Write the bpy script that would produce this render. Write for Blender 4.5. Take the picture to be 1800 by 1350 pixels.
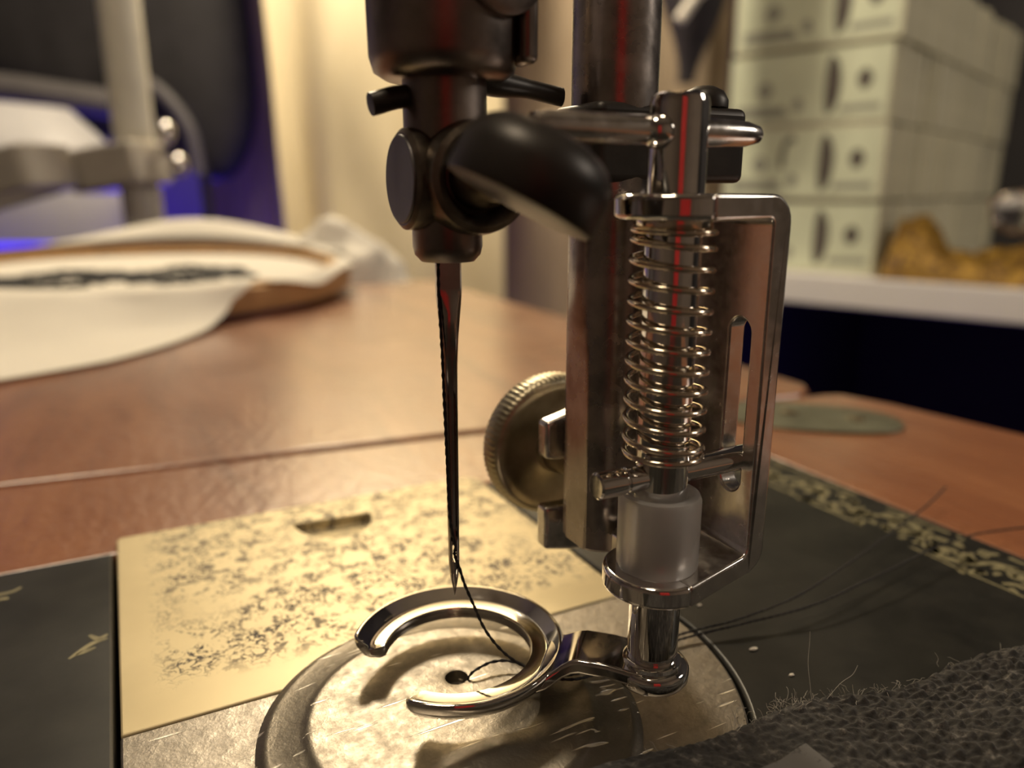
import bpy, bmesh, math, random
from mathutils import Vector, Matrix, noise
random.seed(7)
for o in list(bpy.data.objects): bpy.data.objects.remove(o)
scene = bpy.context.scene
COL = scene.collection
PI = math.pi
S = 0.001                                  # everything below is written in millimetres

# ------------------------------------------------------------------ camera, light, exposure
YAW = math.radians(27.1)                   # the room (and the camera) against the machine's own axes
CAM = (-21.99, -53.5, 42.0)
cd = bpy.data.cameras.new('camera'); cam = bpy.data.objects.new('camera', cd); COL.objects.link(cam)
cam.location = [c * S for c in CAM]
cam.rotation_euler = (math.radians(90 - 14.237), 0, -YAW)
cd.sensor_width = 36; cd.lens = 26.8; cd.clip_start = 0.002; cd.clip_end = 20
cd.dof.use_dof = True; cd.dof.focus_distance = 0.0605; cd.dof.aperture_fstop = 21
scene.camera = cam

def RM(r, f, z=0.0):
    """room frame (mm right of / ahead of the camera, height over the machine bed) -> machine frame"""
    return Vector((CAM[0] + r * math.cos(YAW) + f * math.sin(YAW), CAM[1] - r * math.sin(YAW) + f * math.cos(YAW), z))

w = bpy.data.worlds.new('world'); scene.world = w; w.use_nodes = True
w.node_tree.nodes['Background'].inputs[0].default_value = (1.0, 0.85, 0.68, 1)
w.node_tree.nodes['Background'].inputs[1].default_value = 0.02

def lamp(name, kind, loc, power, color, radius=20, target=None, size=None):
    l = bpy.data.lights.new(name, kind); l.energy = power; l.color = color
    o = bpy.data.objects.new(name, l); COL.objects.link(o); o.location = loc * S
    if kind == 'AREA': l.shape = 'DISK'; l.size = size * S
    else: l.shadow_soft_size = radius * S
    if target is not None: o.rotation_euler = ((target - loc)).to_track_quat('-Z', 'Y').to_euler()
    return o
lamp('hanging_bulb', 'POINT', RM(-140, 640, 490), 9.5, (1.0, 0.85, 0.62), 45)
lamp('ceiling_lamp', 'AREA', RM(-250, -150, 1500), 10.0, (1.0, 0.82, 0.58), target=RM(0, 300, 0), size=420)
lamp('side_lamp', 'POINT', RM(860, 120, 430), 6.2, (1.0, 0.87, 0.72), 110)
lamp('led_strip_light', 'POINT', RM(-440, 1060, -120), 5.5, (0.10, 0.05, 1.0), 60)
lamp('led_strip_light', 'POINT', RM(-120, 940, -190), 1.1, (0.16, 0.10, 1.0), 25)
lamp('led_strip_light', 'POINT', RM(330, 700, -330), 0.35, (0.10, 0.05, 1.0), 25)
vs = scene.view_settings
vs.view_transform = 'Standard'; vs.look = 'None'; vs.gamma = 1.0; vs.use_curve_mapping = False; vs.exposure = 0.0

# ------------------------------------------------------------------ materials
def nt(name):
    m = bpy.data.materials.new(name); m.use_nodes = True
    return m, m.node_tree, m.node_tree.nodes['Principled BSDF']
def N(t, kind, **kw):
    n = t.nodes.new(kind)
    for k, v in kw.items():
        if k in n.inputs: n.inputs[k].default_value = v
        else: setattr(n, k, v)
    return n
def ramp(t, fac, stops):
    r = t.nodes.new('ShaderNodeValToRGB'); t.links.new(fac, r.inputs[0])
    e = r.color_ramp.elements
    while len(e) < len(stops): e.new(0.5)
    for i, (p, c) in enumerate(stops):
        e[i].position = p; e[i].color = (c if len(c) == 4 else (*c, 1))
    return r.outputs[0]
def coords(t, scale=(1, 1, 1), rot=(0, 0, 0)):
    tc = t.nodes.new('ShaderNodeTexCoord'); mp = t.nodes.new('ShaderNodeMapping')
    mp.inputs['Scale'].default_value = scale; mp.inputs['Rotation'].default_value = rot
    t.links.new(tc.outputs['Object'], mp.inputs[0]); return mp.outputs[0]
def noise_tex(t, vec, scale, detail=3.0, rough=0.55, dist=0.0):
    n = N(t, 'ShaderNodeTexNoise', Scale=scale, Detail=detail, Roughness=rough, Distortion=dist)
    t.links.new(vec, n.inputs['Vector']); return n.outputs['Fac']
def bump(t, b, height, strength, dist):
    n = N(t, 'ShaderNodeBump', Strength=strength, Distance=dist)
    t.links.new(height, n.inputs['Height']); t.links.new(n.outputs[0], b.inputs['Normal'])
def math_n(t, op, a, b=None):
    n = t.nodes.new('ShaderNodeMath'); n.operation = op
    for i, v in enumerate((a, b)):
        if v is None: continue
        if isinstance(v, (int, float)): n.inputs[i].default_value = v
        else: t.links.new(v, n.inputs[i])
    return n.outputs[0]

def simple(name, col, rough=0.5, metal=0.0, var=0.12, nscale=400, bumps=0.0, rvar=0.0, **kw):
    """plain procedural material: colour broken by noise, optional fine relief"""
    m, t, b = nt(name)
    v = coords(t)
    f = noise_tex(t, v, nscale, 4)
    c0 = tuple(max(0, c * (1 - var)) for c in col); c1 = tuple(min(1, c * (1 + var)) for c in col)
    t.links.new(ramp(t, f, [(0.3, c0), (0.7, c1)]), b.inputs['Base Color'])
    b.inputs['Metallic'].default_value = metal
    if rvar:
        t.links.new(ramp(t, f, [(0.3, (rough - rvar,) * 3), (0.7, (rough + rvar,) * 3)]), b.inputs['Roughness'])
    else: b.inputs['Roughness'].default_value = rough
    if bumps: bump(t, b, f, bumps, 0.0001)
    for k, v2 in kw.items(): b.inputs[k].default_value = v2
    return m

M = {}
M['chrome'] = simple('chrome', (0.78, 0.76, 0.74), 0.07, 1.0, 0.05, 700, rvar=0.03)
M['brushed'] = simple('brushed_chrome', (0.76, 0.73, 0.70), 0.22, 1.0, 0.1, 900, bumps=0.08, rvar=0.06)
M['wire'] = simple('spring_wire', (0.80, 0.70, 0.56), 0.14, 1.0, 0.06, 500)
M['oiled_steel'] = simple('oiled_steel', (0.26, 0.22, 0.20), 0.36, 1.0, 0.25, 260, bumps=0.06, rvar=0.08)
M['bar_steel'] = simple('presser_bar_steel', (0.38, 0.34, 0.32), 0.27, 1.0, 0.3, 300, bumps=0.08, rvar=0.09)
M['needle_steel'] = simple('needle_steel', (0.48, 0.43, 0.40), 0.16, 1.0, 0.1, 600)
M['blackened'] = simple('blackened_steel', (0.035, 0.03, 0.027), 0.40, 0.3, 0.3, 300, bumps=0.04)
M['clamp_steel'] = simple('clamp_steel', (0.17, 0.14, 0.11), 0.36, 0.85, 0.4, 420, bumps=0.12, rvar=0.1)
M['dull_nickel'] = simple('dull_nickel', (0.40, 0.35, 0.25), 0.38, 0.95, 0.25, 330, bumps=0.10, rvar=0.08)
M['thread'] = simple('black_thread', (0.012, 0.010, 0.012), 0.7, 0, 0.3, 2500)
M['fuzz'] = simple('lint_fibre', (0.30, 0.28, 0.25), 0.8, 0, 0.2, 800)
M['lint'] = simple('pale_lint', (0.75, 0.70, 0.62), 0.8, 0, 0.2, 800)
M['gold_decal'] = simple('gold_decal', (0.24, 0.215, 0.125), 0.5, 0.2, 0.35, 700)
M['plastic'] = simple('clear_plastic', (0.96, 0.95, 0.94), 0.34, 0, 0.03, 300, **{'Transmission Weight': 0.80, 'IOR': 1.42})
M['gap_black'] = simple('recess_black', (0.008, 0.008, 0.008), 0.7, 0, 0.2, 300)
M['white_cloth'] = simple('white_cotton', (0.80, 0.76, 0.68), 0.85, 0, 0.05, 1500, bumps=0.3)
M['embroidery'] = simple('black_stitches', (0.03, 0.03, 0.035), 0.7, 0, 0.3, 800)
M['hoop_wood'] = simple('hoop_beech', (0.50, 0.29, 0.12), 0.45, 0, 0.15, 90)
M['pole_grey'] = simple('grey_paint', (0.58, 0.56, 0.49), 0.4, 0, 0.06, 60)
M['bracket_grey'] = simple('grey_cast', (0.36, 0.33, 0.29), 0.5, 0, 0.08, 60)
M['white_plastic'] = simple('white_plastic', (0.50, 0.49, 0.50), 0.45, 0, 0.03, 30)
M['black_mesh'] = simple('black_upholstery', (0.018, 0.016, 0.018), 0.75, 0, 0.3, 40)
M['grey_trim'] = simple('grey_trim', (0.12, 0.11, 0.11), 0.6, 0, 0.1, 40)
M['red'] = simple('red_stand_in_cloth', (0.45, 0.012, 0.012), 0.7, 0, 0.2, 60)
M['shelf'] = simple('white_laminate', (0.82, 0.80, 0.80), 0.4, 0, 0.02, 20)
M['note_edge'] = simple('note_edges', (0.62, 0.60, 0.46), 0.85, 0, 0.10, 120)
M['note_edge_b'] = simple('note_edges_dim', (0.58, 0.56, 0.42), 0.85, 0, 0.10, 120)
M['note_face'] = simple('note_paper', (0.62, 0.66, 0.50), 0.85, 0, 0.07, 40)
M['note_ink'] = simple('note_dark_ink', (0.10, 0.085, 0.075), 0.85, 0, 0.2, 120)
M['note_grey'] = simple('note_grey_ink', (0.30, 0.30, 0.25), 0.85, 0, 0.2, 120)
M['glass_lens'] = simple('lens_glass', (0.95, 0.95, 0.95), 0.03, 0, 0.01, 50, **{'Transmission Weight': 1.0, 'IOR': 1.3})
M['dark_wall'] = simple('dark_wall_paint', (0.035, 0.033, 0.036), 0.9, 0, 0.1, 6)
M['warm_wall'] = simple('warm_wall_paint', (0.30, 0.25, 0.21), 0.9, 0, 0.08, 5)
M['pale_wall'] = simple('pale_wall_paint', (0.30, 0.28, 0.27), 0.9, 0, 0.05, 5)
M['ceiling'] = simple('ceiling_paint', (0.35, 0.30, 0.24), 0.9, 0, 0.04, 5)
M['carpet'] = simple('carpet_brown', (0.05, 0.04, 0.035), 0.95, 0, 0.2, 60)
M['strap'] = simple('dark_strap', (0.03, 0.024, 0.03), 0.7, 0, 0.2, 60)

def mat_wood():
    m, t, b = nt('polished_red_wood')
    v = coords(t, (1, 0.18, 1), (0, 0, 0.0))
    g = noise_tex(t, v, 60, 6, 0.6, 1.2); fine = noise_tex(t, coords(t, (1, 0.10, 1)), 900, 3)
    mix = math_n(t, 'ADD', math_n(t, 'MULTIPLY', g, 0.75), math_n(t, 'MULTIPLY', fine, 0.25))
    t.links.new(ramp(t, mix, [(0.28, (0.15, 0.050, 0.022)), (0.5, (0.29, 0.105, 0.042)), (0.72, (0.40, 0.165, 0.068))]), b.inputs['Base Color'])
    crack = noise_tex(t, coords(t, (1, 0.5, 1)), 520, 2.5, 0.6)
    big = noise_tex(t, coords(t), 30, 2)
    t.links.new(ramp(t, big, [(0.3, (0.27,) * 3), (0.7, (0.40,) * 3)]), b.inputs['Roughness'])
    bump(t, b, crack, 0.8, 0.0004)
    b.inputs['Coat Weight'].default_value = 1.0; b.inputs['Coat Roughness'].default_value = 0.26; b.inputs['Coat IOR'].default_value = 1.85
    return m
M['wood'] = mat_wood()

def mat_bed():
    m, t, b = nt('black_japan')
    v = coords(t); f = noise_tex(t, v, 180, 6, 0.65); d = noise_tex(t, v, 40, 3)
    t.links.new(ramp(t, f, [(0.35, (0.010, 0.010, 0.009)), (0.75, (0.026, 0.025, 0.021))]), b.inputs['Base Color'])
    t.links.new(ramp(t, d, [(0.3, (0.30,) * 3), (0.7, (0.45,) * 3)]), b.inputs['Roughness'])
    bump(t, b, noise_tex(t, v, 700, 2), 0.06, 0.0001)
    return m
M['bed'] = mat_bed()

def mat_slide():
    m, t, b = nt('pitted_nickel')
    v = coords(t)
    fine = noise_tex(t, v, 950, 2.0, 0.55, 0.9)
    line = math_n(t, 'ABSOLUTE', math_n(t, 'SUBTRACT', fine, 0.5))           # thin worm-like ridges
    worm = ramp(t, line, [(0.020, (1, 1, 1)), (0.055, (0, 0, 0))])
    clump = ramp(t, noise_tex(t, v, 300, 3, 0.6), [(0.44, (0, 0, 0)), (0.53, (1, 1, 1))])
    area = ramp(t, noise_tex(t, v, 60, 2), [(0.30, (0.0,) * 3), (0.46, (1, 1, 1))])
    blot = ramp(t, noise_tex(t, v, 520, 3, 0.7), [(0.56, (0, 0, 0)), (0.62, (1, 1, 1))])
    both = math_n(t, 'MAXIMUM', math_n(t, 'MULTIPLY', worm, clump), math_n(t, 'MULTIPLY', blot, 0.75))
    # the corrosion leaves a clean margin along the front and near edges
    tc = t.nodes.new('ShaderNodeTexCoord'); sx = t.nodes.new('ShaderNodeSeparateXYZ'); t.links.new(tc.outputs['Object'], sx.inputs[0])
    mx = N(t, 'ShaderNodeMapRange', **{'From Min': -0.0235, 'From Max': -0.021}); t.links.new(sx.outputs[0], mx.inputs[0])
    my = N(t, 'ShaderNodeMapRange', **{'From Min': 0.0105, 'From Max': 0.014}); t.links.new(sx.outputs[1], my.inputs[0])
    pit = math_n(t, 'MULTIPLY', math_n(t, 'MULTIPLY', both, area), math_n(t, 'MULTIPLY', mx.outputs[0], my.outputs[0]))
    mixc = t.nodes.new('ShaderNodeMix'); mixc.data_type = 'RGBA'
    t.links.new(pit, mixc.inputs[0]); t.links.new(ramp(t, noise_tex(t, v, 90, 3), [(0.3, (0.58, 0.485, 0.29)), (0.7, (0.67, 0.565, 0.345))]), mixc.inputs[6])
    mixc.inputs[7].default_value = (0.085, 0.075, 0.075, 1)
    t.links.new(mixc.outputs[2], b.inputs['Base Color'])
    b.inputs['Metallic'].default_value = 0.35
    t.links.new(ramp(t, pit, [(0, (0.46,) * 3), (1, (0.7,) * 3)]), b.inputs['Roughness'])
    bump(t, b, math_n(t, 'SUBTRACT', 1.0, pit), 0.25, 0.00006)
    return m
M['slide'] = mat_slide()

def mat_scratched(name, c, rough):
    m, t, b = nt(name)
    v = coords(t); f = noise_tex(t, v, 700, 5, 0.7)
    sc1 = noise_tex(t, coords(t, (0.07, 1, 1), (0, 0, -0.35)), 1500, 1.0, 0.5, 0.3)
    sc2 = noise_tex(t, coords(t, (0.09, 1, 1), (0, 0, -0.75)), 1900, 1.0, 0.5, 0.2)
    s = math_n(t, 'MAXIMUM', ramp(t, sc1, [(0.71, (0, 0, 0)), (0.75, (1, 1, 1))]), ramp(t, sc2, [(0.72, (0, 0, 0)), (0.76, (1, 1, 1))]))
    t.links.new(ramp(t, f, [(0.3, tuple(x * 0.72 for x in c)), (0.7, c)]), b.inputs['Base Color'])
    cm_ = t.nodes.new('ShaderNodeMix'); cm_.data_type = 'RGBA'; cm_.inputs[7].default_value = (0.85, 0.80, 0.70, 1)
    t.links.new(s, cm_.inputs[0]); t.links.new(b.inputs['Base Color'].links[0].from_socket, cm_.inputs[6]); t.links.new(cm_.outputs[2], b.inputs['Base Color'])
    b.inputs['Metallic'].default_value = 1.0
    t.links.new(ramp(t, f, [(0.3, (rough + 0.1,) * 3), (0.7, (rough - 0.07,) * 3)]), b.inputs['Roughness'])
    h = math_n(t, 'SUBTRACT', math_n(t, 'MULTIPLY', f, 1.0), math_n(t, 'MULTIPLY', s, 0.7))
    bump(t, b, h, 0.8, 0.00008)
    return m
M['cover'] = mat_scratched('scratched_steel', (0.25, 0.222, 0.182), 0.40)
M['throat'] = mat_scratched('worn_nickel', (0.34, 0.305, 0.26), 0.42)

def mat_knit():
    m, t, b = nt('black_knit')
    v = coords(t); f = noise_tex(t, v, 900, 4, 0.7)
    t.links.new(ramp(t, f, [(0.35, (0.008, 0.007, 0.007)), (0.58, (0.032, 0.029, 0.027)), (0.74, (0.15, 0.138, 0.125))]), b.inputs['Base Color'])
    b.inputs['Roughness'].default_value = 0.9; b.inputs['Sheen Weight'].default_value = 0.10
    bump(t, b, f, 0.5, 0.0003)
    return m
M['knit'] = mat_knit()

def mat_tag():
    m, t, b = nt('worn_grey_print')
    f = noise_tex(t, coords(t), 700, 3, 0.6)
    t.links.new(ramp(t, f, [(0.36, (0.03, 0.03, 0.03)), (0.42, (0.10, 0.095, 0.095))]), b.inputs['Base Color'])
    b.inputs['Roughness'].default_value = 0.8
    return m
M['tag'] = mat_tag()

def mat_curtain(name, c0, c1):
    m, t, b = nt(name)
    weave = noise_tex(t, coords(t, (1, 1, 0.05)), 500, 2)
    t.links.new(ramp(t, weave, [(0.3, c0), (0.7, c1)]), b.inputs['Base Color'])
    b.inputs['Roughness'].default_value = 0.9
    return m
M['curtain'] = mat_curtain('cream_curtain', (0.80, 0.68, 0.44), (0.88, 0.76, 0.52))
M['curtain_shaded'] = mat_curtain('shaded_curtain', (0.34, 0.26, 0.175), (0.41, 0.32, 0.22))  # darker curtain copy: the shade on these panels is put into the colour
def mat_gold_cloth():
    m, t, b = nt('gold_brocade')
    v = coords(t); f = noise_tex(t, v, 70, 5, 0.75, 2.0)
    t.links.new(ramp(t, f, [(0.32, (0.04, 0.016, 0.005)), (0.5, (0.20, 0.105, 0.014)), (0.62, (0.50, 0.30, 0.04))]), b.inputs['Base Color'])
    b.inputs['Roughness'].default_value = 0.45; b.inputs['Metallic'].default_value = 0.35
    bump(t, b, f, 0.4, 0.004)
    return m
M['gold_cloth'] = mat_gold_cloth()
def mat_led():
    m, t, b = nt('blue_led')
    f = noise_tex(t, coords(t), 60, 1)
    t.links.new(ramp(t, f, [(0.3, (0.05, 0.02, 1.0)), (0.7, (0.09, 0.05, 1.0))]), b.inputs['Emission Color'])
    b.inputs['Base Color'].default_value = (0.05, 0.03, 0.4, 1); b.inputs['Emission Strength'].default_value = 1.3
    return m
M['led'] = mat_led()

# ------------------------------------------------------------------ mesh helpers
class MB:
    def __init__(s): s.v = []; s.f = []
    def add(s, verts, faces):
        n = len(s.v); s.v += [Vector(p) for p in verts]; s.f += [tuple(i + n for i in q) for q in faces]; return s
    def lathe(s, prof, seg=48, frame=None, caps=True):
        """prof: (radius, height) list turned about the frame's z axis"""
        fr = frame or Matrix(); vv = []; ff = []; k = len(prof)
        for r, h in prof:
            for i in range(seg):
                a = 2 * PI * i / seg; vv.append(fr @ Vector((r * math.cos(a), r * math.sin(a), h)))
        for j in range(k - 1):
            for i in range(seg):
                i2 = (i + 1) % seg
                ff.append((j * seg + i, j * seg + i2, (j + 1) * seg + i2, (j + 1) * seg + i))
        if caps:
            if prof[0][0] > 1e-6: ff.append(tuple(reversed(range(seg))))
            if prof[-1][0] > 1e-6: ff.append(tuple((k - 1) * seg + i for i in range(seg)))
        return s.add(vv, ff)
    def tube(s, path, rad, seg=8, caps=True, closed=False):
        P = [Vector(p) for p in path]; n = len(P); vv = []; ff = []
        R = rad if isinstance(rad, (list, tuple)) else [rad] * n
        ref = None
        for i, p in enumerate(P):
            if closed: d = P[(i + 1) % n] - P[i - 1]
            else: d = P[min(i + 1, n - 1)] - P[max(i - 1, 0)]
            d.normalize()
            if ref is None:
                ref = Vector((0, 0, 1)) if abs(d.z) < 0.9 else Vector((1, 0, 0))
            u = (ref - d * ref.dot(d)).normalized(); w2 = d.cross(u); ref = u
            for k in range(seg):
                a = 2 * PI * k / seg; vv.append(p + (u * math.cos(a) + w2 * math.sin(a)) * R[i])
        m = n if closed else n - 1
        for i in range(m):
            j = (i + 1) % n
            for k in range(seg):
                k2 = (k + 1) % seg
                ff.append((i * seg + k, i * seg + k2, j * seg + k2, j * seg + k))
        if caps and not closed:
            ff.append(tuple(reversed(range(seg)))); ff.append(tuple((n - 1) * seg + k for k in range(seg)))
        return s.add(vv, ff)
    def box(s, a, b, frame=None):
        fr = frame or Matrix()
        vv = [fr @ Vector((x, y, z)) for z in (a[2], b[2]) for y in (a[1], b[1]) for x in (a[0], b[0])]
        return s.add(vv, [(0, 2, 3, 1), (4, 5, 7, 6), (0, 1, 5, 4), (2, 6, 7, 3), (0, 4, 6, 2), (1, 3, 7, 5)])
    def prism(s, out, z0, z1, frame=None):
        fr = frame or Matrix(); n = len(out)
        vv = [fr @ Vector((x, y, z0)) for x, y in out] + [fr @ Vector((x, y, z1)) for x, y in out]
        ff = [tuple(reversed(range(n))), tuple(range(n, 2 * n))] + [(i, (i + 1) % n, (i + 1) % n + n, i + n) for i in range(n)]
        return s.add(vv, ff)
    def grid(s, nu, nv, fn, wrap_u=False):
        vv = [fn(i / (nu if wrap_u else nu - 1), j / (nv - 1)) for j in range(nv) for i in range(nu)]
        ff = []
        for j in range(nv - 1):
            for i in range(nu if wrap_u else nu - 1):
                i2 = (i + 1) % nu
                ff.append((j * nu + i, j * nu + i2, (j + 1) * nu + i2, (j + 1) * nu + i))
        return s.add(vv, ff)
    def mesh(s, name):
        me = bpy.data.meshes.new(name)
        me.from_pydata([v * S for v in s.v], [], s.f)
        bm = bmesh.new(); bm.from_mesh(me); bmesh.ops.recalc_face_normals(bm, faces=bm.faces); bm.to_mesh(me); bm.free()
        return me

def link(name, me, mat, parent=None, smooth=35, bevel=0, bseg=3, kind=None, label=None):
    o = bpy.data.objects.new(name, me); COL.objects.link(o)
    if mat is not None and not me.materials: me.materials.append(M[mat] if isinstance(mat, str) else mat)
    if smooth:
        me.polygons.foreach_set('use_smooth', [True] * len(me.polygons))
        me.set_sharp_from_angle(angle=math.radians(smooth))
    if bevel:
        b = o.modifiers.new('bevel', 'BEVEL'); b.width = bevel * S; b.segments = bseg; b.limit_method = 'ANGLE'; b.angle_limit = math.radians(35)
        b.harden_normals = False
    if parent is not None:
        o.parent = parent; o.matrix_parent_inverse = parent.matrix_world.inverted() if parent.type != 'EMPTY' else Matrix.Translation(-parent.location)
        if parent.type != 'EMPTY': o.matrix_parent_inverse = Matrix()
    if kind: o['kind'] = kind
    if label: o['label'] = label
    return o
def build(mb, name, mat, parent=None, **kw): return link(name, mb.mesh(name), mat, parent, **kw)
def thing(name, label, cat, loc, group=None):
    o = bpy.data.objects.new(name, None); COL.objects.link(o); o.location = Vector(loc) * S; o.empty_display_size = 0.005
    return tag(o, label, cat, group)
def tag(o, label, cat, group=None, kind=None):
    o['label'] = label; o['category'] = cat
    if group: o['group'] = group
    if kind: o['kind'] = kind
    return o
def struct(o): o['kind'] = 'structure'; return o
def cut(me, cutters):
    """boolean difference of mesh data, helpers removed again"""
    o = bpy.data.objects.new('tmp', me); COL.objects.link(o); tmp = [o]
    for c in cutters:
        q = bpy.data.objects.new('tmpc', c); COL.objects.link(q); tmp.append(q)
        b = o.modifiers.new('b', 'BOOLEAN'); b.object = q; b.operation = 'DIFFERENCE'; b.solver = 'EXACT'
    bpy.context.view_layer.update()
    out = bpy.data.meshes.new_from_object(o.evaluated_get(bpy.context.evaluated_depsgraph_get()))
    for q in tmp: bpy.data.objects.remove(q)
    return out
def frame(origin, z, x=None):
    z = Vector(z).normalized(); x = Vector(x) if x is not None else (Vector((1, 0, 0)) if abs(z.x) < 0.9 else Vector((0, 1, 0)))
    x = (x - z * x.dot(z)).normalized(); y = z.cross(x)
    m = Matrix((x, y, z)).transposed().to_4x4(); m.translation = Vector(origin); return m
def spline(pts, n=10):
    P = [Vector(p) for p in pts]; out = []
    for i in range(len(P) - 1):
        p0, p1, p2, p3 = P[max(i - 1, 0)], P[i], P[i + 1], P[min(i + 2, len(P) - 1)]
        for k in range(n):
            t = k / n
            out.append(0.5 * ((2 * p1) + (p2 - p0) * t + (2 * p0 - 5 * p1 + 4 * p2 - p3) * t * t + (3 * p1 - p0 - 3 * p2 + p3) * t ** 3))
    out.append(P[-1]); return out
def arc(cx, cy, r, a0, a1, n):
    return [(cx + r * math.cos(math.radians(a0 + (a1 - a0) * i / n)), cy + r * math.sin(math.radians(a0 + (a1 - a0) * i / n))) for i in range(n + 1)]
def rounded_rect(x0, y0, x1, y1, r, n=6):
    return arc(x1 - r, y1 - r, r, 0, 90, n) + arc(x0 + r, y1 - r, r, 90, 180, n) + arc(x0 + r, y0 + r, r, 180, 270, n) + arc(x1 - r, y0 + r, r, 270, 360, n)
def smooth01(t): t = min(1, max(0, t)); return t * t * (3 - 2 * t)

# ------------------------------------------------------------------ the room
FZ, CZ = -720.0, 1620.0
E1 = Vector((-0.72, 0.694)); E2 = Vector((0.694, 0.72))           # the room's own axes (right, ahead)
def rc(a, b):                                                     # corner at E1*a + E2*b in the room frame
    q = E1 * a + E2 * b; return RM(q.x, q.y)
corners = [rc(1500, 1250), rc(1500, -1700), rc(-1700, -1700), rc(-1700, 1250)]
def wall(name, p, q, mat, z0=FZ, z1=CZ, t=60):
    d = (q - p).normalized(); n = Vector((d.y, -d.x, 0)); c = (corners[0] + corners[2]) / 2
    if (c - p).dot(n) > 0: n = -n
    out = [(p - d * t).xy, (q + d * t).xy, (q + d * t + n * t).xy, (p - d * t + n * t).xy]
    mb = MB().prism([tuple(v) for v in out], z0, z1)
    return struct(build(mb, name, mat, smooth=0))
wall('wall_left', corners[0], corners[1], 'pale_wall')
wall('wall_front', corners[1], corners[2], 'warm_wall')
wall('wall_right', corners[2], corners[3], 'warm_wall')
wall('wall_back', corners[3], corners[0], 'dark_wall')
sl = [tuple(v.xy) for v in corners]
struct(build(MB().prism(sl, FZ - 40, FZ), 'floor', 'carpet', smooth=0))
struct(build(MB().prism(sl, CZ, CZ + 40), 'ceiling', 'ceiling', smooth=0))

# ------------------------------------------------------------------ sewing cabinet: top, leaf, hinge
seam = lambda x: 70.2 - 0.1135 * x
BY, BX = 42.6, 69.3                                               # the bed's left end and back edge
table = thing('sewing_cabinet', 'red-brown polished wooden sewing cabinet top around the black machine bed', 'cabinet', (90, 0, FZ))
corner_arc = arc(BX + 0.4 - 9, BY + 0.4 - 9, 9, 90, 0, 8)
out = [(-260, BY + 0.4)] + corner_arc + [(BX + 0.4, -260), (124, -260), (121, -40), (119, 20), (116, 45), (113, 55), (109, seam(109) - 1.2), (-260, seam(-260) - 0.5)]
build(MB().prism(out, -22, -0.3), 'top_board', 'wood', table, bevel=0.7)
leafo = [(-260, seam(-260) + 0.4), (104, seam(104) + 0.4), (109, seam(109) + 2.4), (112.5, seam(112) + 7), (113.5, 90), (113, 164), (112.6, 291), (109, 294.5), (72, 292), (-260, 286)]
build(MB().prism(leafo, -20, -0.1), 'leaf', 'wood', table, bevel=0.9, label='wider wooden leaf beyond the dark seam line')
for x, y in ((118, -255), (-255, 40)): build(MB().box((x - 18, y - 18, FZ), (x + 2, y + 2, -22)), 'leg', 'wood', table, bevel=1.5)
build(MB().box((-240, 70, FZ), (-215, 95, -20.1)).box((60, 255, FZ), (85, 280, -20.1)), 'leaf_bracket', 'wood', table, bevel=1)
# grey-green hinge plate let into the wood behind the bed
hp = thing('hinge_plate', 'grey-green oval hinge plate let into the wood behind the bed', 'hinge', (92, 42, -0.3))
dv = Vector((103 - 80, 34 - 56, 0)); ang = math.atan2(dv.y, dv.x)
fr = frame((92, 45.5, 0), (0, 0, 1), dv)
oval = [(17 * math.copysign(abs(math.cos(a)) ** 0.85, math.cos(a)), 9.2 * math.copysign(abs(math.sin(a)) ** 0.85, math.sin(a))) for a in [2 * PI * i / 40 for i in range(40)]]
M['hinge'] = simple('tarnished_hinge', (0.20, 0.20, 0.145), 0.42, 0.6, 0.3, 120, bumps=0.2)
build(MB().prism(oval, -0.28, 0.25, fr), 'plate', 'hinge', hp, bevel=0.2)
for px, py in ((9, 0.5), (-3, 1.5)):
    f2 = fr @ Matrix.Translation((px, py, 0.2)); build(MB().lathe([(1.8, 0), (1.7, 0.35), (0.9, 0.55), (0, 0.6)], 20, f2), 'screw_head', 'dull_nickel', hp)
build(MB().tube([fr @ Vector((-17, -6, 1.2)), fr @ Vector((-17, 7.5, 1.2))], 2.6, 16), 'knuckle', 'blackened', hp, bevel=0.4)

# ------------------------------------------------------------------ machine bed
bed = thing('machine_bed', 'black japanned sewing machine bed with gold scrollwork border', 'machine bed', (20, 0, -8))
tc = (0.3, -0.5); TR = 23.9
a_start = math.degrees(math.asin((6.4 - tc[1]) / (TR + 0.35)))
notch = [(22.9, BY), (22.9, 6.8)] + arc(tc[0], tc[1], TR + 0.35, a_start, -90, 40) + [(-26.5, -25), (-26.5, BY)]
backc = arc(BX - 9, BY - 9, 9, 0, 90, 10)
bout = [(BX, -240)] + backc + notch + [(-80, BY), (-80, -240)]
body = build(MB().prism(bout, -8, 0), 'bed_casting', 'bed', bed, bevel=0.35, bseg=2)
build(MB().box((-28, -30, -8), (26, 43, -3.2)), 'bed_recess', 'gap_black', bed, smooth=0)
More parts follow.
